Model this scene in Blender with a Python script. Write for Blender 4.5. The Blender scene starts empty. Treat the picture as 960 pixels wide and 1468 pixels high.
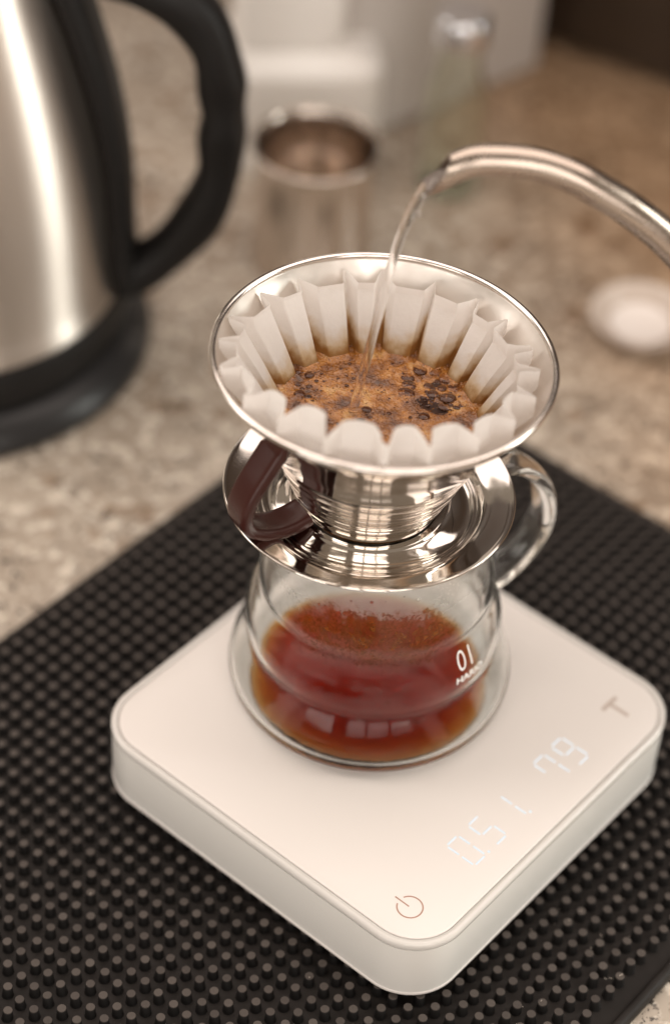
import bpy, bmesh, math, random
from mathutils import Vector, Matrix, noise
random.seed(7)
PI = math.pi
SC = bpy.context.scene
COL = SC.collection

# ------------------------------------------------------------------ camera, world, lamps, exposure
cd = bpy.data.cameras.new('camera'); cam = bpy.data.objects.new('camera', cd); COL.objects.link(cam)
R_, U_, B_ = Vector((0.99756707, 0.04839708, 0.05017635)), Vector((-0.06971329, 0.69254126, 0.71800185)), Vector((0, -0.71975296, 0.69423027))
CAMP = Vector((-0.0262715, -0.55857332, 0.67363117))
cam.matrix_world = Matrix(((R_.x, U_.x, B_.x, CAMP.x), (R_.y, U_.y, B_.y, CAMP.y), (R_.z, U_.z, B_.z, CAMP.z), (0, 0, 0, 1)))
cd.sensor_fit = 'VERTICAL'; cd.sensor_height = 36; cd.sensor_width = 24; cd.lens = 79.35
cd.clip_start = 0.01; cd.clip_end = 50
cd.dof.use_dof = True; cd.dof.focus_distance = 0.783; cd.dof.aperture_fstop = 3.3
SC.camera = cam

W = bpy.data.worlds.new('World'); SC.world = W; W.use_nodes = True
bg = W.node_tree.nodes['Background']
bg.inputs['Color'].default_value = (0.80, 0.66, 0.52, 1); bg.inputs['Strength'].default_value = 0.32

def area(name, loc, target, sx, sy, watts, color):
    l = bpy.data.lights.new(name, 'AREA'); l.shape = 'RECTANGLE'; l.size = sx; l.size_y = sy
    l.energy = watts; l.color = color
    o = bpy.data.objects.new(name, l); COL.objects.link(o); o.location = loc
    o.rotation_euler = (Vector(target) - Vector(loc)).to_track_quat('-Z', 'Y').to_euler()
    return o
area('ceiling_glow', (0.0, 0.75, 1.75), (0, 0.65, 0), 3.4, 1.9, 41, (1.0, 0.872, 0.80))
area('left_window', (-1.35, 0.15, 0.85), (-0.1, 0.1, 0.05), 0.5, 0.9, 4.5, (1.0, 0.93, 0.86))
area('right_window', (1.35, 0.22, 0.50), (0.0, 0.15, 0.1), 0.60, 0.9, 16.0, (0.97, 0.98, 0.92))
# the panes of the window behind the camera
for i in range(3):
    for j in range(2):
        p = Vector((-0.22 + 0.46 * i, -1.62 + 0.13 * i, 0.50 + 0.62 * j))
        area('window_pane', p, p + Vector((-0.27, 0.96, -0.30)), 0.41, 0.56, 2.3, (1.0, 0.92, 0.86))

area('front_window', (-0.75, -1.05, 0.42), (-0.05, 0.0, 0.08), 0.5, 0.55, 3.4, (1.0, 0.93, 0.86))
SC.view_settings.view_transform = 'Standard'; SC.view_settings.look = 'None'
SC.view_settings.exposure = 0.20; SC.view_settings.gamma = 1.0; SC.view_settings.use_curve_mapping = False
SC.render.engine = 'CYCLES'
c = SC.cycles
c.max_bounces = 18; c.diffuse_bounces = 4; c.glossy_bounces = 6; c.transmission_bounces = 16; c.transparent_max_bounces = 24
c.caustics_reflective = True; c.caustics_refractive = True; c.blur_glossy = 0.4
c.sample_clamp_indirect = 6.0; c.sample_clamp_direct = 0
c.use_denoising = True

# ------------------------------------------------------------------ materials
class NT:
    def __init__(s, name):
        s.m = bpy.data.materials.new(name); s.m.use_nodes = True
        s.t = s.m.node_tree; s.n = s.t.nodes; s.n.clear()
        s.out = s.n.new('ShaderNodeOutputMaterial')
    def new(s, kind, **kw):
        nd = s.n.new('ShaderNode' + kind)
        for k, v in kw.items():
            if k.startswith('i_'):
                nd.inputs[k[2:].replace('_', ' ')].default_value = v
            else: setattr(nd, k, v)
        return nd
    def link(s, a, b): s.t.links.new(a, b)
    def coord(s, kind='Object'): return s.new('TexCoord').outputs[kind]
    def noise(s, vec, scale, detail=4, rough=0.55):
        nd = s.new('TexNoise'); nd.inputs['Scale'].default_value = scale; nd.inputs['Detail'].default_value = detail
        nd.inputs['Roughness'].default_value = rough; s.link(vec, nd.inputs['Vector']); return nd.outputs['Fac']
    def voro(s, vec, scale, out='Distance', feature='F1', rnd=1.0):
        nd = s.new('TexVoronoi'); nd.feature = feature; nd.inputs['Scale'].default_value = scale
        nd.inputs['Randomness'].default_value = rnd; s.link(vec, nd.inputs['Vector']); return nd.outputs[out]
    def ramp(s, fac, stops):
        nd = s.new('ValToRGB'); e = nd.color_ramp.elements
        while len(e) < len(stops): e.new(0.5)
        for el, (p, col) in zip(e, stops):
            el.position = p; el.color = col if len(col) == 4 else (*col, 1)
        s.link(fac, nd.inputs['Fac']); return nd.outputs['Color']
    def math(s, op, a, b=None, clamp=False):
        nd = s.new('Math', operation=op, use_clamp=clamp)
        for i, x in enumerate((a, b)):
            if x is None: continue
            if isinstance(x, (int, float)): nd.inputs[i].default_value = x
            else: s.link(x, nd.inputs[i])
        return nd.outputs[0]
    def mix(s, fac, a, b, mode='MIX'):
        nd = s.new('Mix', data_type='RGBA', blend_type=mode)
        for sock, x in ((nd.inputs[0], fac), (nd.inputs[6], a), (nd.inputs[7], b)):
            if isinstance(x, (int, float)): sock.default_value = x
            elif isinstance(x, tuple): sock.default_value = x if len(x) == 4 else (*x, 1)
            else: s.link(x, sock)
        return nd.outputs[2]
    def range(s, v, a, b, c0=0.0, c1=1.0, smooth=True):
        nd = s.new('MapRange'); nd.interpolation_type = 'SMOOTHSTEP' if smooth else 'LINEAR'
        s.link(v, nd.inputs['Value'])
        for k, x in (('From Min', a), ('From Max', b), ('To Min', c0), ('To Max', c1)): nd.inputs[k].default_value = x
        return nd.outputs['Result']
    def sep(s, vec):
        nd = s.new('SeparateXYZ'); s.link(vec, nd.inputs[0]); return nd.outputs
    def bump(s, h, strength=0.3, dist=0.001):
        nd = s.new('Bump'); nd.inputs['Strength'].default_value = strength; nd.inputs['Distance'].default_value = dist
        s.link(h, nd.inputs['Height']); return nd.outputs['Normal']
    def scale(s, vec, v):
        nd = s.new('Mapping'); nd.inputs['Scale'].default_value = v; s.link(vec, nd.inputs['Vector']); return nd.outputs['Vector']
    def pbr(s, base=(0.5, 0.5, 0.5), rough=0.5, metal=0.0, normal=None, spec=0.5, **kw):
        nd = s.new('BsdfPrincipled')
        for k, x in (('Base Color', base), ('Roughness', rough), ('Metallic', metal), ('Specular IOR Level', spec), *kw.items()):
            sock = nd.inputs[k.replace('_', ' ')]
            if isinstance(x, (int, float)): sock.default_value = x
            elif isinstance(x, tuple): sock.default_value = x if len(x) == 4 or k.endswith('Radius') else (*x, 1)
            else: s.link(x, sock)
        if normal is not None: s.link(normal, nd.inputs['Normal'])
        return nd
    def done(s, sh, vol=None):
        s.link(sh.outputs[0] if hasattr(sh, 'outputs') else sh, s.out.inputs['Surface'])
        if vol: s.link(vol.outputs[0], s.out.inputs['Volume'])
        return s.m

def simple(name, base, rough, metal=0.0, spec=0.5, **kw):
    n = NT(name); return n.done(n.pbr(base, rough, metal, spec=spec, **kw))
def glass_mat(name, color=(1, 1, 1), ior=1.47, rough=0.0):
    n = NT(name); g = n.new('BsdfGlass'); g.inputs['Color'].default_value = (*color, 1)
    g.inputs['IOR'].default_value = ior; g.inputs['Roughness'].default_value = rough; return n.done(g)

def m_granite():
    n = NT('speckled_granite'); co = n.coord('Object')
    big = n.noise(co, 22, 5); mid = n.noise(co, 120, 6, 0.65); fine = n.noise(co, 520, 4, 0.6)
    base = n.ramp(big, [(0.30, (0.285, 0.235, 0.185)), (0.55, (0.405, 0.345, 0.28)), (0.8, (0.49, 0.43, 0.365))])
    base = n.mix(n.range(mid, 0.50, 0.62), base, (0.66, 0.59, 0.50))
    base = n.mix(n.range(n.noise(co, 75, 5, 0.6), 0.56, 0.66), base, (0.24, 0.17, 0.115))
    sp = n.math('MULTIPLY', n.range(n.noise(co, 260, 5, 0.7), 0.55, 0.60), n.range(n.noise(co, 40, 3), 0.40, 0.56))
    base = n.mix(sp, base, (0.025, 0.02, 0.017))
    base = n.mix(n.range(n.voro(co, 300), 0.12, 0.05), base, (0.05, 0.04, 0.033))
    base = n.mix(n.range(fine, 0.60, 0.70, 0, 0.5), base, (0.14, 0.105, 0.08))
    xyz = n.sep(co)                                        # warm brown reflection painted into the stone colour, towards the back right
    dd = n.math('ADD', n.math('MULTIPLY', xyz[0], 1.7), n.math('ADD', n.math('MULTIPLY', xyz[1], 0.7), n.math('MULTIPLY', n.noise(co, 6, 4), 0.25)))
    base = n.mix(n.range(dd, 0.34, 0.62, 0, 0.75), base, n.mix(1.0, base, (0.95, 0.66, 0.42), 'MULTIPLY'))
    return n.done(n.pbr(base, 0.26, spec=0.5, normal=n.bump(fine, 0.03, 0.0003)))
def m_rubber():
    n = NT('black_rubber'); co = n.coord('Object')
    f = n.noise(co, 900, 4); d = n.noise(co, 60, 3)
    base = n.ramp(d, [(0.35, (0.013, 0.0105, 0.009)), (0.7, (0.023, 0.019, 0.017))])
    return n.done(n.pbr(base, 0.6, spec=0.2, normal=n.bump(f, 0.25, 0.0002)))
def m_nub():
    n = NT('black_rubber_nub'); co = n.coord('Object'); oi = n.new('ObjectInfo')
    f = n.noise(co, 1500, 4)
    lit_top = n.mix(oi.outputs['Random'], (0.050, 0.041, 0.036), (0.078, 0.065, 0.057))
    base = n.mix(n.range(n.sep(co)[2], 0.0080, 0.0084), (0.008, 0.007, 0.0065), lit_top)   # overhead light painted into the tops, shade into the sides
    return n.done(n.pbr(base, 0.6, spec=0.25, normal=n.bump(f, 0.3, 0.0002)))
def m_paper():
    n = NT('filter_paper'); co = n.coord('Object'); z = n.sep(co)[2]
    fib = n.noise(co, 700, 6, 0.7); cloud = n.noise(co, 160, 4)
    base = n.mix(cloud, (0.86, 0.82, 0.78), (0.92, 0.89, 0.86))
    zz = n.math('ADD', z, n.math('MULTIPLY', n.math('SUBTRACT', n.noise(co, 170, 4), 0.5), 0.010))
    at = n.new('Attribute', attribute_name='valley').outputs['Fac']
    zz = n.math('SUBTRACT', zz, n.math('MULTIPLY', at, 0.0060))
    base = n.mix(n.range(zz, 0.0425, 0.0335, 0, 0.75), base, (0.62, 0.40, 0.14))
    base = n.mix(n.range(zz, 0.0365, 0.0315, 0, 0.9), base, (0.36, 0.15, 0.03))
    nb = n.bump(n.math('ADD', fib, n.math('MULTIPLY', cloud, 1.5)), 0.35, 0.0006)
    d = n.new('BsdfDiffuse'); t = n.new('BsdfTranslucent')
    for s_ in (d, t): n.link(base, s_.inputs['Color']); n.link(nb, s_.inputs['Normal'])
    mx = n.new('MixShader'); mx.inputs[0].default_value = 0.36
    n.link(d.outputs[0], mx.inputs[1]); n.link(t.outputs[0], mx.inputs[2]); return n.done(mx)
def m_foam():
    n = NT('coffee_foam'); co = n.coord('Object')
    big = n.noise(co, 130, 4); mid = n.noise(co, 420, 5, 0.6)
    base = n.ramp(big, [(0.30, (0.085, 0.026, 0.005)), (0.44, (0.23, 0.078, 0.012)), (0.57, (0.42, 0.165, 0.028)), (0.74, (0.62, 0.36, 0.13))])
    base = n.mix(n.range(mid, 0.52, 0.70, 0, 0.8), base, (0.16, 0.05, 0.010))
    gate = n.range(n.noise(co, 90, 2), 0.42, 0.62)
    for sc, th in ((620, 0.20), (1050, 0.22), (1900, 0.24)):
        v = n.voro(co, sc)
        base = n.mix(n.math('MULTIPLY', n.range(v, th, th * 0.55, 0, 0.85), gate if sc < 1900 else 0.7), base, (0.075, 0.022, 0.005))
    h = n.math('ADD', n.math('MULTIPLY', n.voro(co, 1050), 0.8), mid)
    return n.done(n.pbr(base, 0.20, spec=0.6, normal=n.bump(h, 0.6, 0.0012), **{'Coat Weight': 0.4, 'Coat Roughness': 0.08}))
def m_bubble():
    n = NT('foam_bubble_film'); fr = n.new('Fresnel'); fr.inputs['IOR'].default_value = 1.4
    tr = n.new('BsdfTransparent'); tr.inputs['Color'].default_value = (0.97, 0.88, 0.76, 1)
    gl = n.new('BsdfGlossy'); gl.inputs['Roughness'].default_value = 0.05
    mx = n.new('MixShader'); n.link(n.math('MULTIPLY', fr.outputs[0], 1.15, True), mx.inputs[0])
    lw = n.new('LayerWeight'); lw.inputs['Blend'].default_value = 0.5; wall = n.new('BsdfDiffuse'); wall.inputs['Color'].default_value = (0.52, 0.25, 0.075, 1)
    m0 = n.new('MixShader'); n.link(n.range(lw.outputs['Facing'], 0.50, 0.85, 0, 0.85), m0.inputs[0])   # thick foam wall round each bubble
    n.link(tr.outputs[0], m0.inputs[1]); n.link(wall.outputs[0], m0.inputs[2])
    n.link(m0.outputs[0], mx.inputs[1]); n.link(gl.outputs[0], mx.inputs[2]); return n.done(mx)
def m_fog():
    # condensation on the inside of the glass: denser high up, thin just above the coffee, with drop speckle
    n = NT('condensation'); co = n.coord('Object'); z = n.sep(co)[2]
    zz = n.math('ADD', z, n.math('MULTIPLY', n.math('SUBTRACT', n.noise(co, 60, 4), 0.5), 0.016))
    a = n.range(zz, 0.056, 0.080, 0.005, 0.56)
    sp = n.range(n.noise(co, 900, 3, 0.7), 0.50, 0.64)
    spg = n.range(n.noise(co, 45, 3), 0.46, 0.60)
    a = n.math('ADD', a, n.math('MULTIPLY', n.math('MULTIPLY', sp, spg), 0.14), True)
    a = n.math('MULTIPLY', a, n.range(n.voro(co, 210), 0.10, 0.20, 0.2, 1.0))
    xyz = n.sep(co)                                       # coffee splashed up the front of the wall
    az = n.range(n.math('ADD', n.math('MULTIPLY', xyz[1], -1.0), n.math('MULTIPLY', n.math('SUBTRACT', n.noise(co, 70, 3), 0.5), 0.012)), 0.026, 0.037)
    zb = n.math('ADD', z, n.math('MULTIPLY', n.math('SUBTRACT', n.noise(co, 110, 4), 0.5), 0.016))
    band = n.math('MULTIPLY', n.range(zb, 0.0765, 0.0625), n.range(zb, 0.042, 0.058))
    drops = n.math('ADD', n.range(n.noise(co, 700, 4, 0.7), 0.44, 0.62, 0.20, 0.62), n.range(n.noise(co, 160, 3), 0.45, 0.7, 0, 0.3), True)
    am = n.math('MULTIPLY', n.math('MULTIPLY', az, band), drops, True)
    a = n.math('MAXIMUM', a, am)
    tr = n.new('BsdfTransparent'); d = n.new('BsdfDiffuse'); t = n.new('BsdfTranslucent')
    fc = n.mix(n.range(am, 0.02, 0.25), (0.90, 0.87, 0.83), n.mix(n.noise(co, 380, 3), (0.22, 0.075, 0.015), (0.55, 0.25, 0.06)))
    for s_ in (d, t): n.link(fc, s_.inputs['Color'])
    m1 = n.new('MixShader'); m1.inputs[0].default_value = 0.55
    n.link(d.outputs[0], m1.inputs[1]); n.link(t.outputs[0], m1.inputs[2])
    m2 = n.new('MixShader'); n.link(a, m2.inputs[0]); n.link(tr.outputs[0], m2.inputs[1]); n.link(m1.outputs[0], m2.inputs[2])
    return n.done(m2)
def m_coffee():
    n = NT('brewed_coffee'); g = n.new('BsdfGlass'); g.inputs['IOR'].default_value = 1.24; g.inputs['Color'].default_value = (1, 0.97, 0.95, 1)
    v = n.new('VolumeAbsorption'); v.inputs['Color'].default_value = (0.928, 0.66, 0.05, 1); v.inputs['Density'].default_value = 740
    return n.done(g, v)
def m_steel(name, rough, base=(0.74, 0.69, 0.64), brushed=None, scr=0.0):
    n = NT(name); co = n.coord('Object'); r = n.noise(co, 90, 4)
    rr = n.range(r, 0.3, 0.75, rough * 0.75, rough * 1.35)
    nm = None
    if brushed:
        tg = n.new('Tangent', direction_type='RADIAL', axis='Z'); sh = n.pbr(base, 0.42, 1.0, Anisotropic=0.95, Anisotropic_Rotation=0.25)
        n.link(tg.outputs[0], sh.inputs['Tangent']); return n.done(sh)
    elif scr: nm = n.bump(n.noise(co, 35, 2), scr, 0.002)
    return n.done(n.pbr(base, rr, 1.0, normal=nm))
def m_white():
    n = NT('white_scale_plastic'); co = n.coord('Object'); f = n.noise(co, 1200, 3)
    return n.done(n.pbr((0.745, 0.70, 0.665), 0.38, spec=0.4, normal=n.bump(f, 0.04, 0.0001)))
def m_frost():
    n = NT('frosted_acrylic'); co = n.coord('Object'); f = n.noise(co, 1500, 3)
    return n.done(n.pbr((0.76, 0.74, 0.70), 0.30, spec=0.5, normal=n.bump(f, 0.04, 0.0001), **{'Subsurface Weight': 0.35, 'Subsurface Radius': (0.004, 0.004, 0.004), 'Subsurface Scale': 0.6}))
def m_black_plastic(name='black_plastic', base=(0.009, 0.008, 0.0075), rough=0.5):
    n = NT(name); co = n.coord('Object'); f = n.noise(co, 500, 3)
    return n.done(n.pbr(base, rough, spec=0.25, normal=n.bump(f, 0.08, 0.0003)))
def m_cabinet():
    n = NT('dark_brown_panel'); co = n.coord('Object'); w = n.noise(n.scale(co, (3, 3, 40)), 1.0, 5)
    return n.done(n.pbr(n.mix(w, (0.022, 0.014, 0.009), (0.05, 0.03, 0.018)), 0.35))

M = dict(inner=m_steel('satin_steel_inside', 0.46, (0.74, 0.69, 0.64)), granite=m_granite(), rubber=m_rubber(), nub=m_nub(), paper=m_paper(), foam=m_foam(), bubble=m_bubble(), fog=m_fog(), coffee=m_coffee(),
         glass=glass_mat('clear_glass', (0.985, 0.99, 0.985), 1.22), thick=glass_mat('thick_clear_glass', (0.985, 0.99, 0.985), 1.45), water=glass_mat('water', (1, 1, 1), 1.33), acrylic=simple('milky_acrylic', (0.84, 0.81, 0.77), 0.12, **{'Transmission Weight': 0.30}),
         steel=m_steel('polished_steel', 0.055, scr=0.05), cone=m_steel('polished_steel_cone', 0.075, scr=0.06), rimsteel=m_steel('satin_steel_lip', 0.16, (0.80, 0.74, 0.69)),
         spout=m_steel('satin_steel_spout', 0.26, (0.47, 0.395, 0.335)), spoutin=simple('spout_inside_shade', (0.13, 0.09, 0.065), 0.4), cup=m_steel('cup_steel', 0.16, (0.70, 0.63, 0.57)),
         brushed=m_steel('brushed_steel', 0.27, (0.72, 0.66, 0.60), (900, 900, 12)),
         white=m_white(), frost=m_frost(), bplast=m_black_plastic(), bplast2=m_black_plastic('charcoal_plastic', (0.022, 0.021, 0.021), 0.28),
         handle=m_black_plastic('dark_brown_handle', (0.045, 0.014, 0.011), 0.24), cabinet=m_cabinet(),
         print_=simple('white_print', (0.9, 0.9, 0.88), 0.5), copper=simple('copper_print', (0.42, 0.25, 0.19), 0.5), grey=simple('grey_print', (0.50, 0.42, 0.37), 0.5),
         gap=simple('grey_gap', (0.30, 0.27, 0.24), 0.5), pale=simple('pale_enamel', (0.93, 0.90, 0.86), 0.3), box=simple('grey_mauve_enamel', (0.60, 0.555, 0.52), 0.45),
         dish=simple('pale_ceramic', (0.62, 0.53, 0.46), 0.22), well=simple('white_glaze', (0.92, 0.85, 0.80), 0.10), bottle=glass_mat('pale_green_glass', (0.97, 0.98, 0.95)), cap=simple('steel_cap', (0.75, 0.75, 0.78), 0.2, 1.0),
         pool=simple('dark_coffee_pool', (0.095, 0.032, 0.010), 0.06), patch=simple('wet_grounds', (0.040, 0.015, 0.007), 0.6, spec=0.25))
def m_led():
    n = NT('lit_segment'); e = n.new('Emission'); e.inputs['Color'].default_value = (0.88, 0.95, 1.0, 1); e.inputs['Strength'].default_value = 0.88; return n.done(e)
M['led'] = m_led()

# ------------------------------------------------------------------ helpers
def link(name, me, mat, parent=None, smooth=True, angle=40):
    if smooth:
        for p in me.polygons: p.use_smooth = True
        me.set_sharp_from_angle(angle=math.radians(angle))
    if mat is not None: me.materials.append(mat)
    o = bpy.data.objects.new(name, me); COL.objects.link(o)
    if parent: o.parent = parent
    return o
def mesh(name, v, f):
    me = bpy.data.meshes.new(name); me.from_pydata([tuple(x) for x in v], [], f); me.update(); return me
def thing(name, label, cat, loc=(0, 0, 0), rot=(0, 0, 0), group=None):
    o = bpy.data.objects.new(name, None); COL.objects.link(o); o.location = loc; o.rotation_euler = rot; o.empty_display_size = 0.01
    tag(o, label, cat, group); return o
def tag(o, label=None, cat=None, group=None, kind=None):
    if label: o['label'] = label
    if cat: o['category'] = cat
    if group: o['group'] = group
    if kind: o['kind'] = kind
    return o
def pchip(pts, n):                       # smooth profile through the given points
    out = []
    P = [Vector(p) for p in pts]
    for i in range(len(P) - 1):
        p0, p1, p2, p3 = P[max(i - 1, 0)], P[i], P[i + 1], P[min(i + 2, len(P) - 1)]
        for k in range(n):
            t = k / n
            out.append(0.5 * ((2 * p1) + (p2 - p0) * t + (2 * p0 - 5 * p1 + 4 * p2 - p3) * t * t + (3 * p1 - p0 - 3 * p2 + p3) * t ** 3))
    out.append(P[-1]); return out
def lathe(name, prof, seg=96, mm=0.001, closed=False, cx=0, cy=0):
    v, f, rings = [], [], []
    for r, z in [(p[0], p[1]) for p in prof]:
        if r < 1e-6:
            rings.append([len(v)]); v.append((cx, cy, z * mm))
        else:
            rings.append(list(range(len(v), len(v) + seg)))
            v += [(cx + r * mm * math.cos(2 * PI * k / seg), cy + r * mm * math.sin(2 * PI * k / seg), z * mm) for k in range(seg)]
    pairs = list(zip(rings, rings[1:])) + ([(rings[-1], rings[0])] if closed else [])
    for a, b in pairs:
        for k in range(seg):
            k2 = (k + 1) % seg
            if len(a) == 1 and len(b) == 1: continue
            if len(a) == 1: f.append((a[0], b[k2], b[k]))
            elif len(b) == 1: f.append((a[k], a[k2], b[0]))
            else: f.append((a[k], a[k2], b[k2], b[k]))
    me = mesh(name, v, f)
    bm = bmesh.new(); bm.from_mesh(me); bmesh.ops.recalc_face_normals(bm, faces=bm.faces); bm.to_mesh(me); bm.free()
    return me
def sweep(name, path, sect, up=Vector((0, 0, 1)), caps=True, scale=None, side=None):
    """carry a 2D section (side, up) along a path; scale(i, n) -> (a, b)"""
    n = len(path); P = [Vector(p) for p in path]; v, f = [], []; m = len(sect)
    for i, p in enumerate(P):
        t = (P[min(i + 1, n - 1)] - P[max(i - 1, 0)]).normalized()
        s = side if side else t.cross(up).normalized()
        w = s.cross(t).normalized()
        a, b = scale(i, n) if scale else (1, 1)
        v += [p + s * (q[0] * a) + w * (q[1] * b) for q in sect]
    for i in range(n - 1):
        for k in range(m):
            k2 = (k + 1) % m; f.append((i * m + k, i * m + k2, (i + 1) * m + k2, (i + 1) * m + k))
    if caps: f.append(tuple(range(m))[::-1]); f.append(tuple((n - 1) * m + k for k in range(m)))
    me = mesh(name, v, f)
    bm = bmesh.new(); bm.from_mesh(me); bmesh.ops.recalc_face_normals(bm, faces=bm.faces); bm.to_mesh(me); bm.free()
    return me
def ellipse(a, b, n=20, p=2.0):
    out = []
    for k in range(n):
        t = 2 * PI * k / n; c_, s_ = math.cos(t), math.sin(t)
        out.append((a * math.copysign(abs(c_) ** (2 / p), c_), b * math.copysign(abs(s_) ** (2 / p), s_)))
    return out
def rrect(hx, hy, r, n=10):
    out = []
    for cx, cy, a0 in ((1, 1, 0), (-1, 1, 90), (-1, -1, 180), (1, -1, 270)):
        for k in range(n + 1):
            t = math.radians(a0 + 90 * k / n); out.append((cx * (hx - r) + r * math.cos(t), cy * (hy - r) + r * math.sin(t)))
    return out
def loops(name, levels, cap0=True, cap1=True, closed=False):
    """stack of equal-count outlines [(pts, z)] skinned into a mesh"""
    v, f = [], []; m = len(levels[0][0])
    for pts, z in levels: v += [(x, y, z) for x, y in pts]
    L = len(levels)
    for i in range(L if closed else L - 1):
        j = (i + 1) % L
        for k in range(m):
            k2 = (k + 1) % m; f.append((i * m + k, i * m + k2, j * m + k2, j * m + k))
    if cap0 and not closed: f.append(tuple(range(m))[::-1])
    if cap1 and not closed: f.append(tuple((L - 1) * m + k for k in range(m)))
    me = mesh(name, v, f)
    bm = bmesh.new(); bm.from_mesh(me); bmesh.ops.recalc_face_normals(bm, faces=bm.faces); bm.to_mesh(me); bm.free()
    return me
def prism(name, polys, z0, z1):
    v, f = [], []
    for poly in polys:
        b = len(v); m = len(poly)
        v += [(x, y, z0) for x, y in poly] + [(x, y, z1) for x, y in poly]
        f.append(tuple(b + k for k in range(m))[::-1]); f.append(tuple(b + m + k for k in range(m)))
        for k in range(m): f.append((b + k, b + (k + 1) % m, b + m + (k + 1) % m, b + m + k))
    return mesh(name, v, f)
def bar(x0, y0, x1, y1, w):
    d = Vector((x1 - x0, y1 - y0)).normalized(); n = Vector((-d.y, d.x)) * w / 2
    return [(x0 - n.x, y0 - n.y), (x1 - n.x, y1 - n.y), (x1 + n.x, y1 + n.y), (x0 + n.x, y0 + n.y)]

YAW = 0.91140
CU, SU = math.cos(YAW), math.sin(YAW)
TOP = 0.032                                # top of the scale
ZC = -0.0085                               # counter surface

# ------------------------------------------------------------------ counter, wall
ct = mesh('countertop', [(-1.4, -0.9, ZC), (1.4, -0.9, ZC), (1.4, 1.6, ZC), (-1.4, 1.6, ZC), (-1.4, -0.9, ZC - .04), (1.4, -0.9, ZC - .04), (1.4, 1.6, ZC - .04), (-1.4, 1.6, ZC - .04)],
          [(0, 1, 2, 3), (7, 6, 5, 4), (0, 4, 5, 1), (1, 5, 6, 2), (2, 6, 7, 3), (3, 7, 4, 0)])
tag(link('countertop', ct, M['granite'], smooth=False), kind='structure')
def boxm(name, x0, x1, y0, y1, z0, z1, r=0.004):
    hx, hy = (x1 - x0) / 2, (y1 - y0) / 2; cx, cy = (x0 + x1) / 2, (y0 + y1) / 2
    o = [[(x + cx, y + cy) for x, y in rrect(hx - d, hy - d, r)] for d in (0.0015, 0)]
    return loops(name, [(o[0], z0), (o[1], z0 + .0015), (o[1], z1 - .0015), (o[0], z1)])
cb = thing('dark_cabinet', 'dark brown cabinet front at the far right behind the counter', 'cabinet', (0.082, 0.530, ZC + .0005), (0, 0, math.radians(-27)))
link('side_panel', boxm('side_panel', -0.62, 0.75, 0.02, 0.05, 0, 0.62), M['cabinet'], cb)
for k in range(3):
    link('door', boxm('door', -0.615 + k * 0.455, -0.165 + k * 0.455, 0.0, 0.0195, 0.004, 0.615), M['cabinet'], cb)
gb = thing('storage_box', 'tall grey mauve box standing behind the clear bottle', 'box', (0.0, 0.440, ZC + .0005), (0, 0, math.radians(41)))
link('body', boxm('body', -0.055, 0.100, 0.01, 0.09, 0, 0.34), M['box'], gb)
link('lid', boxm('lid', -0.057, 0.102, 0.008, 0.092, 0.3405, 0.36), M['box'], gb)

# ------------------------------------------------------------------ rubber mat with nubs (u, v are the mat's own axes)
mat = thing('rubber_mat', 'black rubber bar mat covered in round nubs under the scale', 'bar mat', (0, 0, ZC), (0, 0, YAW))
u0, u1, v0, v1 = -0.300, 0.190, -0.1345, 0.1585
cx, cy, hx, hy = (u0 + u1) / 2, (v0 + v1) / 2, (u1 - u0) / 2, (v1 - v0) / 2
def mo(d, r=0.004): return [(x + cx, y + cy) for x, y in rrect(hx - d, hy - d, max(r - d, 0.001))]
link('base', loops('base', [(mo(0.0042), 0.0006), (mo(0.0042), 0.0035)]), M['rubber'], mat, angle=30)
link('raised_edge', loops('raised_edge', [(mo(0.0040), 0.0003), (mo(0.0), 0.0003), (mo(-0.0002), 0.0012), (mo(0), 0.0046), (mo(0.0004), 0.0055), (mo(0.0012), 0.0060), (mo(0.0026), 0.0060), (mo(0.0036), 0.0052), (mo(0.0040), 0.0040)], closed=True), M['rubber'], mat, angle=50)
def nubmesh(seg=14):
    return lathe('nub', [(2.2, 3.4), (2.0, 4.0), (1.70, 8.15), (1.54, 8.5), (0, 8.5)], seg, 0.001)
nm = nubmesh(); nm.materials.append(M['nub'])
for p in nm.polygons: p.use_smooth = True
nm.set_sharp_from_angle(angle=math.radians(35))
PITCH = 0.00682
cand = []
for i in range(-40, 40):
    for j in range(-14, 36):
        u, v = -0.0505 + PITCH * i, -0.0815 + PITCH * j
        if not (u0 + .0075 < u < u1 - .0075 and v0 + .0075 < v < v1 - .0075): continue
        w = Vector((CU * u - SU * v, SU * u + CU * v, 0.0)) - CAMP
        d = -w.dot(B_); sx = w.dot(R_) / d * 79.35 / 36; sy = w.dot(U_) / d * 79.35 / 36
        vis = abs(sx) < 0.325 and abs(sy) < 0.498 and not (abs(u) < 0.081 and abs(v) < 0.081)
        if vis and (u > -0.09 and v > 0.07): vis = False
        cand.append((0 if vis else 1, d, u, v))
cand.sort()
rest = []
for k, (h_, d, u, v) in enumerate(cand):
    if k < 300 and h_ == 0:
        o = bpy.data.objects.new('nub', nm); COL.objects.link(o); o.parent = mat; o.location = (u, v, 0)
        o.rotation_euler = (random.gauss(0, .035), random.gauss(0, .035), random.random() * 6); o.scale = (1, 1, random.gauss(1, .012))
    else: rest.append((u, v))
v, f = [], []
src = nubmesh(10)
sv = [tuple(q.co) for q in src.vertices]; sf = [tuple(p.vertices) for p in src.polygons]
for u, w in rest:
    if abs(u) < 0.066 and abs(w) < 0.066: continue
    b = len(v); v += [(x + u, y + w, z) for x, y, z in sv]; f += [tuple(b + q for q in p) for p in sf]
tag(link('nub_field', mesh('nub_field', v, f), M['nub'], mat, angle=35), kind='stuff')

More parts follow.
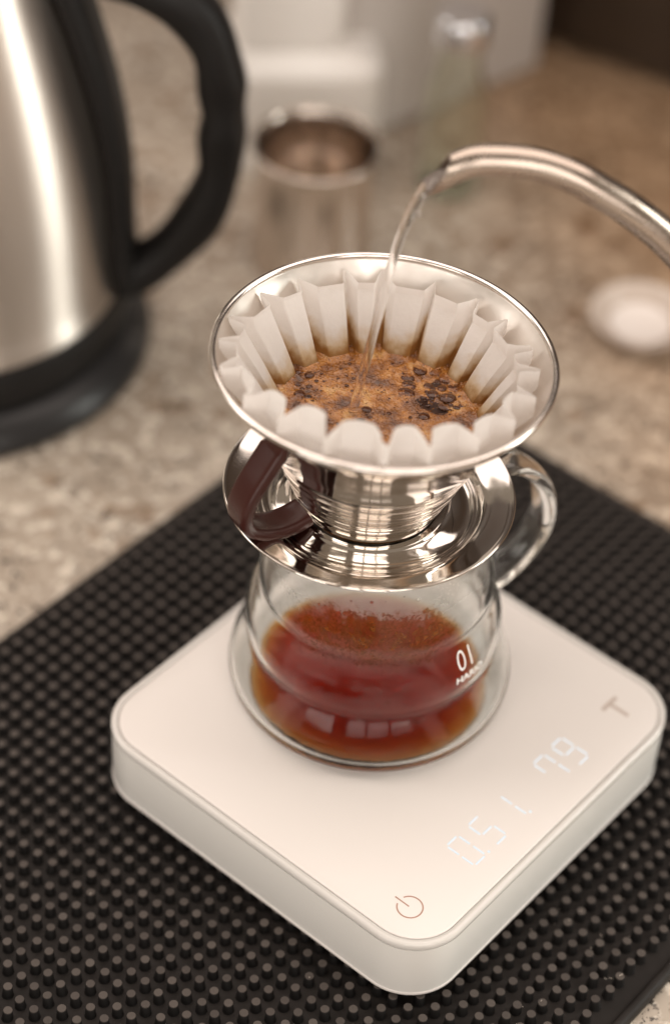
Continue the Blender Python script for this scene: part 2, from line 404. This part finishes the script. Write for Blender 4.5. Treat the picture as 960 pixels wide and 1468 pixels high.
lv, lf = [], []
for k in range(90):
    u, w = random.uniform(-.19, .18), random.uniform(-.13, -.082) if random.random() < .6 else random.uniform(-.13, .15)
    if abs(u) < .083 and abs(w) < .083: continue
    z = random.choice((.0036, .0036, .0087)); a = random.random() * 6; l = random.uniform(.0002, .0008); b = len(lv)
    if z > .008: u = -0.0505 + PITCH * round((u + .0505) / PITCH) + random.uniform(-.001, .001); w = -0.0815 + PITCH * round((w + .0815) / PITCH) + random.uniform(-.001, .001)
    for t in (-1, 1):
        for ww in (-.00009, .00009): lv += [(u + t * l * math.cos(a) - ww * math.sin(a), w + t * l * math.sin(a) + ww * math.cos(a), z), (u + t * l * math.cos(a) - ww * math.sin(a), w + t * l * math.sin(a) + ww * math.cos(a), z + .00012)]
    lf += [(b + 1, b + 3, b + 7, b + 5), (b, b + 1, b + 5, b + 4), (b + 2, b + 6, b + 7, b + 3), (b, b + 2, b + 3, b + 1), (b + 4, b + 5, b + 7, b + 6)]
tag(link('lint', mesh('lint', lv, lf), simple('pale_lint', (0.5, 0.44, 0.38), 0.9), mat, False), kind='stuff')

# ------------------------------------------------------------------ coffee scale
sc_ = thing('coffee_scale', 'square white coffee scale with lit digits on the black nubbed mat', 'scale', (0, 0, 0), (0, 0, YAW))
A = 0.080; RC = 0.0208
def so(d): return rrect(A - d, A - d, RC - d, 14)
link('body', loops('body', [(so(0.0016), 0.0021), (so(0.0006), 0.0024), (so(0.0002), 0.0034), (so(0.0002), 0.0282), (so(0.0030), 0.0284), (so(0.0030), 0.0312), (so(0.006), 0.0313)]), M['frost'], sc_, angle=30)
link('clear_rim', loops('clear_rim', [(so(0.0027), 0.0286), (so(0.0002), 0.0286), (so(0.0), 0.0289), (so(0.0), 0.0314), (so(0.0007), 0.0320), (so(0.0022), 0.0320), (so(0.0027), 0.0316)], closed=True), M['acrylic'], sc_, angle=50)
link('weighing_panel', loops('weighing_panel', [(so(0.0029), 0.0314), (so(0.0029), 0.0316), (so(0.0032), 0.0319), (so(0.0036), 0.0320)]), M['white'], sc_, angle=30)
link('base_plate', loops('base_plate', [(so(0.0010), 0.0018), (so(0.0001), 0.0020), (so(0.0000), 0.0024), (so(0.0000), 0.0031), (so(0.0003), 0.0033)]), M['white'], sc_, angle=30)
for sx in (-1, 1):
    for sy in (-1, 1):
        link('foot', lathe('foot', [(0, 0.0), (5, 0.0), (5.4, .4), (5.4, 2.3), (0, 2.3)], 20, cx=0, cy=0), M['bplast'], sc_).location = (sx * .062, sy * .062, 0)
def segs(chars):
    w, h, t, sk = 0.0064, 0.0128, 0.00066, 0.0
    P = dict(a=(0, h, w, h), b=(w, h, w, h / 2), c=(w, h / 2, w, 0), d=(0, 0, w, 0), e=(0, 0, 0, h / 2), f=(0, h / 2, 0, h), g=(0, h / 2, w, h / 2))
    polys = []
    for ch in chars:
        x0, y0, x1, y1 = P[ch]; d = Vector((x1 - x0, y1 - y0)).normalized() * 0.0007
        polys.append(bar(x0 + d.x, y0 + d.y, x1 - d.x, y1 - d.y, t))
    return polys
for x, chars in ((-0.0345, 'abcdef'), (-0.0222, 'afgcd'), (-0.0098, 'bc'), (0.0168, 'abcf'), (0.0280, 'abcdfg')):
    d = link('digit', prism('digit', segs(chars), 0, 0.00006), M['led'], sc_, False); d.location = (x, -0.0668, TOP + 0.00002)
for x in (-0.0262, -0.0016):
    link('display_point', prism('display_point', [rrect(.0005, .0005, .0003, 3)], 0, 0.00006), M['led'], sc_, False).location = (x, -0.0667, TOP + 0.00002)
pw = [[(0.0046 * math.cos(t), 0.0046 * math.sin(t)) for t in [math.radians(112 + 316 * k / 40) for k in range(41)]]]
ringpoly = []
for k in range(40):
    t0, t1 = (math.radians(112 + 316 * q / 40) for q in (k, k + 1))
    ringpoly.append([(r * math.cos(t), r * math.sin(t)) for r, t in ((.0043, t0), (.0048, t0), (.0048, t1), (.0043, t1))])
ringpoly.append(bar(0.0, 0.0004, 0.0, 0.0066, 0.0005))
link('power_symbol', prism('power_symbol', ringpoly, 0, 0.00005), M['copper'], sc_, False).location = (-0.0639, -0.0612, TOP + 0.00002)
link('tare_symbol', prism('tare_symbol', [bar(-.0044, 0, .0044, 0, .0017), bar(0, -0.00086, 0, -.0088, .0016)], 0, 0.00005), M['grey'], sc_, False).location = (0.0604, -0.0575, TOP + 0.00002)

# ------------------------------------------------------------------ glass server
SX, SY = -0.0095, 0.0209
sv_ = thing('glass_server', 'clear wavy glass coffee server with loop handle standing on the scale', 'coffee server', (SX, SY, TOP + 0.0003))
OUT = [(49.6, 0.7), (52.2, 2.8), (53.4, 6.5), (53.0, 11), (51.2, 16), (48.6, 21), (46.6, 24.5), (47.2, 28), (47.7, 32), (47.4, 37), (46, 42), (44, 46.5), (42.6, 50), (43, 54), (42.8, 59), (41.8, 65), (40.4, 73), (39.2, 80), (38.6, 85), (39.2, 89), (40, 91.0)]
INN = [(37.2, 88), (36.9, 84), (37.6, 79.5), (38.8, 73), (40.2, 65), (41.1, 59), (41.3, 54), (40.9, 50), (42.3, 46.2), (44.3, 41.8), (45.7, 37), (46.0, 32), (45.5, 28), (44.9, 24.5), (46.9, 20.6), (49.5, 15.6), (51.3, 11), (51.4, 7), (49.6, 4.6), (42, 3.6)]
prof = [Vector((0, 1.3)), Vector((40, 1.1)), Vector((44.5, 0.3)), Vector((46.5, 0.0)), Vector((48.2, 0.15))] + pchip(OUT, 4) + [Vector((39.7, 92.1)), Vector((38.6, 92.0))] + pchip(INN, 4) + [Vector((20, 3.4)), Vector((0, 3.4))]
link('bowl', lathe('bowl', prof, 128), M['glass'], sv_, angle=60)
hp = pchip([(39.5, 87.0), (48, 88.5), (57, 85.5), (66.5, 75), (71, 62), (70, 48), (62, 36), (52, 29), (46.9, 26)], 6)
ha = math.radians(31)
path = [Vector((p[0] * math.cos(ha), p[0] * math.sin(ha), p[1])) * .001 for p in hp]
link('handle', sweep('handle', path, ellipse(.0064, .0031, 24, 2.6), side=Vector((-math.sin(ha), math.cos(ha), 0))), M['thick'], sv_, angle=60)
fogp = [Vector((p[0] - 0.2, p[1])) for p in pchip(INN[:15], 4)]
tag(link('condensation', lathe('condensation', fogp, 128), M['fog'], sv_, angle=80), kind='stuff')
def text_mesh(txt, size, weight=0.0, xs=1.0):
    cu = bpy.data.curves.new('t', 'FONT'); cu.body = txt; cu.size = size; cu.offset = weight; cu.resolution_u = 6; cu.align_x = 'CENTER'
    ob = bpy.data.objects.new('t', cu); COL.objects.link(ob)
    dg = bpy.context.evaluated_depsgraph_get(); me = bpy.data.meshes.new_from_object(ob.evaluated_get(dg))
    bpy.data.objects.remove(ob); bm = bmesh.new(); bm.from_mesh(me)
    bmesh.ops.triangulate(bm, faces=bm.faces); bmesh.ops.subdivide_edges(bm, edges=[e for e in bm.edges if e.calc_length() > size * .15], cuts=2)
    for q in bm.verts: q.co.x *= xs
    bm.to_mesh(me); bm.free(); return me
OUTD = pchip(OUT, 6)
def out_r(z):
    for a, b in zip(OUTD, OUTD[1:]):
        if a.y <= z * 1000 <= b.y: return (a.x + (b.x - a.x) * (z * 1000 - a.y) / max(b.y - a.y, 1e-6)) * .001
    return .047
def wrap(me, az, z0):
    for q in me.vertices:
        z = z0 + q.co.y; r = out_r(z) + 0.00012; t = az + q.co.x / 0.0475
        q.co = (r * math.cos(t), r * math.sin(t), z)
    me.materials.clear(); return me
AZ = math.radians(-42)
link('printed_size', wrap(text_mesh('01', 0.0112, -0.00005, 0.85), AZ, 0.0400), M['print_'], sv_, False)
link('printed_name', wrap(text_mesh('HARIO', 0.0040, 0.00012, 1.15), AZ + .02, 0.0352), M['print_'], sv_, False)

cf = thing('brewed_coffee', 'dark red brewed coffee pooled in the bottom of the glass server', 'coffee', (SX, SY - 0.0058, TOP + 0.0003))
LV = 11.5
inner = [(0, 3.75), (30, 3.75), (43.6, 3.78)] + [tuple(p) for p in pchip([(44.6, 4.0), (44.6, 4.5), (43.2, 5.3), (40.5, 6.9), (36.5, 9.2), (33.0, LV - .3)], 4)] + [(31.0, LV), (0, LV)]
link('liquid', lathe('liquid', inner, 128), M['coffee'], cf, angle=60)
fr = []
for k in range(170):
    a = random.uniform(0, 2 * PI); q = random.random()
    if q < .55: a = random.gauss(PI / 2, .7); r = random.uniform(15, 30.5); s = random.uniform(.3, 1.1)
    else: r = random.uniform(27.5, 30.6) if q < .85 else random.uniform(5, 26); s = random.uniform(.3, .9)
    fr.append((r * math.cos(a), r * math.sin(a), s))
arc = [Vector((44.0 * math.cos(a), 44.0 * math.sin(a), 4.05)) * .001 for a in [math.radians(-148 + 96 * k / 40) for k in range(41)]]
link('dark_edge_strip', sweep('dark_edge_strip', arc, ellipse(.001, .00022, 10), scale=lambda i, n_: (max(.05, 1.1 * math.sin(PI * i / 40) * (1 + .5 * noise.noise(Vector((i * .5, 1, 2))))), 1)), simple('dark_coffee_edge', (0.030, 0.012, 0.006), 0.6), cf)  # added dark strip for the coffee's bottom edge, dark where seen edge-on
for x, y, s in fr:
    link('bubble', lathe('bubble', [(s * math.cos(t), s * .8 * math.sin(t)) for t in (0, .4, .8, 1.2)] + [(0, s * .8)], 12), M['bubble'], cf).location = (x * .001, y * .001, (LV + .05) * .001)

# ------------------------------------------------------------------ dripper (origin at the saucer, slightly tilted)
DL, DR = (-0.0147, 0.0213, 0.1273), (-0.0279, 0.0244, 0)
dp = thing('pour_over_dripper', 'polished steel cone dripper with saucer flange resting on the glass server', 'dripper', DL, DR)
CONE = [(24.6, -2.6), (25.4, 1), (27.6, 5.5), (29.8, 11), (33.6, 20), (37.4, 27), (41.8, 34), (48.2, 44), (55.2, 54.2), (57.2, 57.6)]
CP = pchip(CONE, 12)
def cone_r(z):
    for a, b in zip(CP, CP[1:]):
        if a.y <= z <= b.y: return a.x + (b.x - a.x) * (z - a.y) / (b.y - a.y)
    return CP[-1].x + (z - CP[-1].y) * .6 if z > 0 else CP[0].x
outer = []
for p in CP:                                # pressed rings low on the cone
    b = 0.75 * abs(math.sin((p.y - 2.0) / 22.0 * PI * 5)) ** .7 if 2.0 < p.y < 24.0 else 0
    outer.append(Vector((p.x + b + .8, p.y)))
cp2 = []
for a, b in zip(outer, outer[1:]):
    for k in range(3): cp2.append(a.lerp(b, k / 3))
prof = cp2 + [Vector((57.9, 57.8)), Vector((58.4, 58.2))] + [Vector((p.x, p.y)) for p in reversed(CP)]
cm = lathe('cone', prof, 144); cn = link('cone', cm, M['cone'], dp, angle=50); cm.materials.append(M['inner'])
for k, p in enumerate(cm.polygons):
    if k >= (len(cp2) + 1) * 144: p.material_index = 1
rim = [(57.7 + 1.25 * math.cos(t), 59.0 + 1.1 * math.sin(t)) for t in [2 * PI * k / 14 for k in range(14)]]
link('rolled_rim', lathe('rolled_rim', rim, 144, closed=True), M['rimsteel'], dp, angle=80)
SAU = [(23.0, -3.2), (26.2, -3.4), (28.2, -3.2), (29.6, -4.2), (33.5, -5.6), (36.4, -5.7), (37.4, -4.9), (38.6, -4.8), (39.6, -3.4), (41.0, -2.0), (43, -1.3), (47, -0.75), (50.2, -0.2), (51.1, 0.2), (51.6, .1), (51.8, -.4), (51.3, -.9), (49.8, -1.2), (46, -1.9), (41.6, -3.0), (39.6, -5.6), (37, -6.7), (30, -5.4), (23, -4.4)]
link('saucer', lathe('saucer', pchip(SAU, 4), 144), M['steel'], dp, angle=60)
ma = math.radians(162)
mk = lathe('maker_mark', [(1.15 + .22 * math.cos(t), .06 + .06 * math.sin(t)) for t in [2 * PI * k / 8 for k in range(8)]], 24, closed=True)
o = link('maker_mark', mk, M['gap'], dp); o.location = (-0.0386, 0.0127, -0.0038); o.rotation_euler = (0, math.radians(20), ma)
ha = math.radians(215)
hp = pchip([(40.0, 37.5), (45.5, 29), (50.5, 21), (53.4, 13.5), (52.5, 6.5), (47, 1.6), (40, -1.0), (33, -1.2), (27.2, 0.2)], 5)
path = [Vector((p[0] * math.cos(ha), p[0] * math.sin(ha), p[1])) * .001 for p in hp]
link('handle', sweep('handle', path, ellipse(.0060, .0025, 28, 4.5), side=Vector((-math.sin(ha), math.cos(ha), 0))), M['handle'], dp, angle=50)

# ------------------------------------------------------------------ fluted paper filter
pf = thing('paper_filter', 'white fluted paper filter seated in the steel dripper, near edge raised', 'coffee filter', DL, DR)
NP = 20
jit = [random.gauss(0, 1) for _ in range(NP + 1)]; jit[NP] = jit[0]
jz = [random.gauss(0, 1) for _ in range(NP)]
def pleat(phi):
    x = (phi / (2 * PI)) * NP % NP; i = int(x); fx = x - i
    c0, c1 = 0.11 * jit[i], 1 + 0.11 * jit[(i + 1) % NP]
    s = (fx - c0) / (c1 - c0)
    return i, min(max(s, -0.1), 1.1)
def filt(phi, t):
    """t 0 floor .. 1 top edge -> (r, z) mm in the dripper's frame"""
    near = (1 - math.sin(phi + 0.1)) / 2
    ztop = 55.6 + 10.8 * near ** 1.7
    i, s = pleat(phi); sr = abs(math.sin(PI * s)) ** 0.62; e = 0.17 + 0.03 * jz[i]
    q = min(max(min(s / e, (1 - s) / (0.40 - e)), 0), 1); sh = 0.90 * q + 0.10 * sr
    ztop += (0.5 * jz[i] + 4.5 * near ** 3) * sr
    z = 5.0 + (ztop - 5.0) * t
    ro = min(cone_r(z) - 0.6, 54.4 - 1.7 * math.cos(phi) - 1.1 * math.sin(phi)) - max(0, z - 58) * 0.03
    h = (z - 5) / 55
    dep = 3.6 + 4.6 * h ** 1.15 - 2.6 * near * max(0, h - .4)
    return ro - dep * sh * (1 + .06 * jz[i]), z
NS, NV = NP * 30, 34
v, f = [], []
for j in range(NV + 1):
    for k in range(NS):
        phi = 2 * PI * k / NS; r, z = filt(phi, j / NV)
        w = 0.18 * noise.noise(Vector((phi * 9, z * .12, 3)))
        v.append(((r + w) * math.cos(phi) * .001, (r + w) * math.sin(phi) * .001, z * .001))
for j in range(NV):
    for k in range(NS): k2 = (k + 1) % NS; f.append((j * NS + k, j * NS + k2, (j + 1) * NS + k2, (j + 1) * NS + k))
f.append(tuple(range(NS))[::-1])
o = link('pleated_paper', mesh('pleated_paper', v, f), M['paper'], pf, angle=24)
va = o.data.attributes.new('valley', 'FLOAT', 'POINT')
va.data.foreach_set('value', [1 - abs(math.sin(PI * min(1, max(0, pleat(2 * PI * (q % NS) / NS)[1])))) ** .62 if q < NS * (NV + 1) else 0 for q in range(len(o.data.vertices))])

# ------------------------------------------------------------------ foaming coffee bed in the filter
cb_ = thing('coffee_foam', 'orange brown bubbling coffee slurry inside the paper filter', 'coffee foam', DL, DR)
ZF = 32.5
v, f = [(0, 0, ZF * .001)], []
NR = 60
def tz(z, phi):
    near = (1 - math.sin(phi + 0.1)) / 2; ztop = 55.6 + 10.8 * near ** 1.7 + (0.5 * jz[pleat(phi)[0]] + 4.5 * near ** 3) * abs(math.sin(PI * pleat(phi)[1])) ** .62
    return (z - 5.0) / (ztop - 5.0)
PIT = [(18.6, 9.0, 4.6, 3.2), (17.0, 10.5, 2.6, 2.4), (22.0, 7.0, 3.0, 1.9), (8.2, 36.9, 1.9, 2.2)]
for j in range(1, NR + 1):
    for k in range(NS):
        phi = 2 * PI * k / NS; rb = filt(phi, tz(ZF, phi))[0] + .10
        r = rb * j / NR; x, y = r * math.cos(phi), r * math.sin(phi)
        h = 0.55 * noise.noise(Vector((x * .12, y * .12, 1))) + 0.42 * noise.noise(Vector((x * .45, y * .45, 5))) + 0.22 * noise.noise(Vector((x * 1.3, y * 1.3, 9)))
        for px, py, a, b in PIT:
            q = ((x - px) / a) ** 2 + ((y - py) / b) ** 2
            h -= 1.3 * math.exp(-q * 1.2)
        h += 0.8 * max(0, 1 - (rb - r) / 2.5)
        v.append((x * .001, y * .001, (ZF + h) * .001))
for k in range(NS): f.append((0, 1 + k, 1 + (k + 1) % NS))
for j in range(NR - 1):
    for k in range(NS): k2 = (k + 1) % NS; f.append((1 + j * NS + k, 1 + (j + 1) * NS + k, 1 + (j + 1) * NS + k2, 1 + j * NS + k2))
link('foam_surface', mesh('foam_surface', v, f), M['foam'], cb_, angle=80)
BUB = [(-28.8, 21.6, 1.3), (-24.6, 19.8, 1.4), (-28.6, 14.9, 1.1), (-24.3, 13.8, 0.9), (-27.4, 9.3, 1.6), (-24.4, 7.7, 1.2), (-26.6, 12.5, 0.7), (-22.0, 16.9, 0.6), (14.0, 27.9, 2.1), (19.2, 28.3, 2.1), (23.5, 25.0, 2.3), (9.8, 23.5, 1.9), (10.3, 19.5, 2.0), (9.4, 14.7, 2.3), (26.4, 20.2, 2.0), (24.0, 13.5, 2.2), (22.9, 9.6, 1.7), (18.7, 15.3, 1.7), (21.9, 19.0, 1.3), (17.0, 19.6, 1.4), (15.9, 2.9, 1.6), (-3.9, 3.7, 1.3), (-5.8, -2.9, 1.1), (28.9, 10.0, 0.9), (20.3, 22.6, 0.9), (4.1, 30.5, 0.6), (-13.8, 24.3, 0.5), (-11.4, 15.6, 0.6)]
BUB = [(x, y, q * 1.3) for x, y, q in BUB]
for k in range(230):
    a = random.uniform(0, 2 * PI); r = 34 * math.sqrt(random.random()); BUB.append((r * math.cos(a), r * math.sin(a), min(.9, .16 + random.expovariate(6.5))))
for k in range(40):
    a, r = random.uniform(0, 2 * PI), abs(random.gauss(0, 1)); BUB.append((18.5 + 7.5 * r * math.cos(a), 13 + 7 * r * math.sin(a), random.uniform(.3, 1.0)))
BUB = [q for q in BUB if math.hypot(q[0], q[1]) < 36.5]
def fh(x, y):
    return fh0(x, y)
def fh0(x, y):
    h = 0.55 * noise.noise(Vector((x * .12, y * .12, 1))) + 0.42 * noise.noise(Vector((x * .45, y * .45, 5)))
    for px, py, a, b in PIT: h -= 1.3 * math.exp(-1.2 * (((x - px) / a) ** 2 + ((y - py) / b) ** 2))
    return ZF + h
for x, y, s in BUB:
    cx_, cy_ = (18.0, 12.0) if x > 5 else (-26, 13)
    rot = math.atan2(y - cy_, x - cx_)
    pool = [(s * math.cos(t) * (1 + .16 * noise.noise(Vector((x, y, t * 1.2)))), s * .9 * math.sin(t) * (1 + .2 * noise.noise(Vector((y, x, t * 1.2))))) for t in [2 * PI * q / 18 for q in range(18)]]
    b = link('bubble', prism('bubble', [pool], 0, 0.06), M['pool'], cb_, False)
    b.data.transform(Matrix.Diagonal((.001, .001, .001, 1))); b.location = (x * .001, y * .001, (fh(x, y) + .06) * .001); b.rotation_euler = (0, 0, rot)
    dome = [(s * 1.08 * math.cos(t), .02 + s * .24 * math.sin(t)) for t in (0, .25, .5, .75, 1.0, 1.25)] + [(0, .02 + s * .24)]
    d = link('film', lathe('film', dome, 20), M['bubble'], b, angle=80); d.scale = (1, .9, 1)

for px, py, a, b in ((18.6, 9.4, 4.6, 2.5), (21.6, 7.2, 2.6, 1.7), (15.4, 11.4, 2.4, 1.6), (8.2, 36.6, 1.5, 1.9), (-24.6, 8.0, 1.6, .9), (19.6, 21.0, 2.2, 1.5)):
    pl = [((1 + .28 * noise.noise(Vector((math.cos(t) * 2 + px, math.sin(t) * 2, py)))) * a * math.cos(t), (1 + .28 * noise.noise(Vector((math.cos(t) * 2 + px, math.sin(t) * 2, py)))) * b * math.sin(t)) for t in [2 * PI * k / 40 for k in range(40)]]
    rows = [[(0, 0)]] + [[(x * q, y * q) for x, y in pl] for q in (.25, .5, .75, 1)]
    pv, pfc = [], []
    for q, row in enumerate(rows):
        for x, y in row: pv.append(((x + px) * .001, (y + py) * .001, (fh(x + px, y + py) + .18 + .35 * noise.noise(Vector((x * 1.6, y * 1.6, px))) - (.3 if q == 4 else 0)) * .001))
    for k in range(40):
        k2 = (k + 1) % 40; pfc.append((0, 1 + k, 1 + k2))
        for q in range(3): pfc.append((1 + q * 40 + k, 1 + (q + 1) * 40 + k, 1 + (q + 1) * 40 + k2, 1 + q * 40 + k2))
    link('wet_patch', mesh('wet_patch', pv, pfc), M['patch'], cb_, angle=80)

# ------------------------------------------------------------------ gooseneck kettle (only its spout reaches into the picture) and the water it pours
gk = thing('gooseneck_kettle', 'steel gooseneck kettle whose thin spout pours water into the filter', 'kettle')
gp = pchip([(0.0045, 0.2575), (0.0122, 0.2605), (0.0277, 0.2606), (0.0405, 0.2570), (0.051, 0.2515), (0.0640, 0.2432), (0.0757, 0.2335), (0.089, 0.2190), (0.104, 0.1980), (0.122, 0.1780), (0.150, 0.1700), (0.18, 0.172)], 6)
n = len(gp); seg = 28
v, f = [], []
for side_ in (0, 1):
    for i in range(n):
        p = gp[i]; t = (gp[min(i + 1, n - 1)] - gp[max(i - 1, 0)]).normalized(); up = Vector((-t.y, t.x))
        if up.y < 0: up = -up
        rad = 0.0049 + 0.0016 * i / n - (0.0006 if side_ else 0)
        for k in range(seg):
            a = 2 * PI * k / seg; ex = 0
            if i < 7: ex = -0.0125 * ((1 - math.sin(a)) / 2) ** 1.2 * (1 - i / 7)     # the lower lip runs on past the slanted cut
            q = p + t * ex + up * (rad * math.sin(a)) + Vector((0, -0.0022)) * ((1 - math.sin(a)) / 2 * (1 - i / 7) if i < 7 else 0)
            v.append((q.x, 0.0345 + rad * math.cos(a), q.y))
for s in (0, 1):
    for i in range(n - 1):
        for k in range(seg):
            k2 = (k + 1) % seg; b = s * n * seg
            f.append((b + i * seg + k, b + i * seg + k2, b + (i + 1) * seg + k2, b + (i + 1) * seg + k))
for k in range(seg): f.append((k, (k + 1) % seg, n * seg + (k + 1) % seg, n * seg + k))
me = mesh('spout', v, f)
bm = bmesh.new(); bm.from_mesh(me); bmesh.ops.recalc_face_normals(bm, faces=bm.faces); bm.to_mesh(me); bm.free()
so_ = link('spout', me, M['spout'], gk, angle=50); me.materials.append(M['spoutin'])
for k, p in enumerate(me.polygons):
    if (n - 1) * seg <= k < 2 * (n - 1) * seg: p.material_index = 1  # shade of the opening painted as a dark colour on the steel inside
kb = link('body', lathe('body', pchip([(0, 0), (52, 0), (55, 3), (54, 30), (48, 70), (40, 88), (38, 92), (20, 98), (0, 100)], 4), 64), M['spout'], gk); kb.location = (0.228, 0.0345, 0.14)

ws = thing('water_stream', 'thin clear stream of water falling from the spout into the foam', 'water')
wp = pchip([(0.0012, 0.0345, 0.2530), (-0.0028, 0.0345, 0.2510), (-0.0065, 0.0340, 0.2440), (-0.0100, 0.0330, 0.2340), (-0.0128, 0.0322, 0.2220), (-0.0158, 0.0298, 0.2030), (-0.0187, 0.0272, 0.1850), (-0.0213, 0.0248, 0.1690), (-0.0228, 0.0235, 0.1585)], 6)
def wsc(i, n_):
    t = i / n_
    r = 2.7 - 1.1 * min(1, t / .4)
    return (r * (1 + .05 * math.sin(i * .9)), r * (1 + .05 * math.sin(i * .9 + 1.4)) )
link('stream', sweep('stream', wp, ellipse(.001, .001, 16), up=Vector((0, 1, 0)), scale=wsc), M['water'], ws, angle=80)
for x, y, z, s in ((-0.0062, .0322, .2395, .9), (-0.0102, .0320, .2300, .6)):
    link('droplet', lathe('droplet', [(0, -s)] + [(s * math.cos(t), s * math.sin(t)) for t in (-1, -.5, 0, .5, 1)] + [(0, s)], 14), M['water'], ws).location = (x, y, z)

# ------------------------------------------------------------------ electric kettle on the left
ek = thing('electric_kettle', 'large brushed steel electric kettle with black loop handle on the granite counter', 'kettle', (-0.214, 0.254, ZC + .0003))
Z0 = 8.8
link('power_base', lathe('power_base', [(0, 0), (93, 0), (95.5, 1.5), (96, 4), (94.6, 8), (91.5, 11.5), (87.5, 14.6), (83.6, 16.2), (0, 16.2)], 96), M['bplast2'], ek, angle=35)
link('base_ring', lathe('base_ring', [(0, 16.8), (82, 16.8), (84.2, 18), (85.0, 22), (84.9, 36), (83.6, 38.6), (0, 38.6)], 96), M['bplast'], ek, angle=35)
bodyp = pchip([(83.0, 38.8), (83.4, 41), (82.6, 45), (81.2, 52), (80.6, 70), (80.0, 95), (77.4, 120), (73.2, 143), (67.0, 168), (60.5, 190), (55, 210), (50, 228)], 5)
link('body', lathe('body', bodyp, 128), M['brushed'], ek, angle=60)
link('lid', lathe('lid', pchip([(51, 228.3), (51.5, 232), (46, 240), (20, 246), (0, 247)], 5), 64), M['bplast'], ek)
def body_r(z):
    for a, b in zip(bodyp, bodyp[1:]):
        if a.y <= z <= b.y: return a.x + (b.x - a.x) * (z - a.y) / (b.y - a.y)
    return bodyp[-1].x
pts = [Vector(((body_r(z) + 2.8) * .001, 0, z * .001)) for z in range(40, 231, 6)]
link('handle_mount', sweep('handle_mount', pts, ellipse(.0165, .0062, 24, 3), side=Vector((0, 1, 0))), M['bplast'], ek, angle=50)
hp = pchip([(80, 40), (93, 45), (108, 60), (120, 79), (126.6, 100), (127.6, 117), (128.3, 128), (127.6, 140), (126.4, 152), (122, 168), (111, 183), (92, 193), (66, 200), (50, 206)], 5)
path = [Vector((p[0], 0, p[1])) * .001 for p in hp]
def hsc(i, n_): return (1 + .04 * math.sin(i * .5), 0.97 + 0.07 * math.sin(i * 0.55))
link('handle', sweep('handle', path, ellipse(.0125, .0105, 26, 2.6), side=Vector((0, 1, 0)), scale=hsc), M['bplast'], ek, angle=50)

# ------------------------------------------------------------------ things behind
cu_ = thing('steel_cup', 'small open steel cup standing behind the dripper', 'cup', (-0.047, 0.328, ZC + .0003))
co = pchip([(0, 0), (28, 0), (29.8, 1.2), (30, 6), (28.8, 26), (28.2, 48), (29.0, 60), (30.2, 64.5), (30.4, 65.6), (29.6, 65.8), (28.4, 62), (27.2, 48), (27.8, 26), (28.8, 8), (27, 3), (0, 2)], 4)
link('wall', lathe('wall', co, 96), M['cup'], cu_, angle=60)
link('rolled_rim', lathe('rolled_rim', [(30.2 + .9 * math.cos(t), 66.2 + .8 * math.sin(t)) for t in [2 * PI * k / 10 for k in range(10)]], 96, closed=True), M['cup'], cu_, angle=80)
wc = thing('white_canister', 'blurred white canister with narrower neck behind the steel cup', 'canister', (-0.053, 0.427, ZC + .0003), (0, 0, math.radians(8)))
link('body', boxm('body', -0.045, 0.033, -0.03, 0.03, 0, 0.058, .012), M['pale'], wc)
link('shoulder', loops('shoulder', [([(x - .006, y) for x, y in rrect(.0385, .0295, .012)], .0582), ([(x - .007, y) for x, y in rrect(.036, .027, .012)], .063), ([(x - .014, y) for x, y in rrect(.028, .024, .010)], .069)]), M['pale'], wc)
link('neck', boxm('neck', -0.0415, 0.0135, -0.0235, 0.0235, 0.0692, 0.20, .010), M['pale'], wc)
gbt = thing('glass_bottle', 'tall clear glass bottle with bright steel cap between canister and box', 'bottle', (0.019, 0.395, ZC + .0003))
bp = pchip([(14, 0), (15.2, 2), (15.6, 8), (15.6, 48), (15, 58), (12.6, 68), (11.2, 75), (11, 86)], 4) + pchip([(10.2, 86), (10.4, 75), (11.8, 67), (14.2, 57), (14.8, 47), (14.8, 8), (13, 3)], 4)
link('glass_wall', lathe('glass_wall', [Vector((0, 1))] + bp + [Vector((0, 4))], 64), M['bottle'], gbt, angle=60)
link('cap', lathe('cap', [(0, 86.3), (13, 86.3), (13.5, 87), (13.5, 100), (12, 102), (0, 102.5)], 48), M['cap'], gbt, angle=40)
sd = thing('small_dish', 'small pale round dish on the granite below the spout', 'dish', (0.113, 0.287, ZC + .0003))
link('bowl', lathe('bowl', pchip([(0, 0), (14, 0), (16, 1), (20, 6), (24.5, 10.5), (25.2, 11), (24.4, 11.4), (20, 8), (15, 3.5), (0, 2.6)], 4), 64), M['dish'], sd, angle=60)
link('well', lathe('well', [(0, 3.4), (12, 3.8), (14.6, 5.0), (15.2, 5.4), (15.0, 4.2), (14, 3.2), (0, 2.9)], 48), M['well'], sd, angle=60)
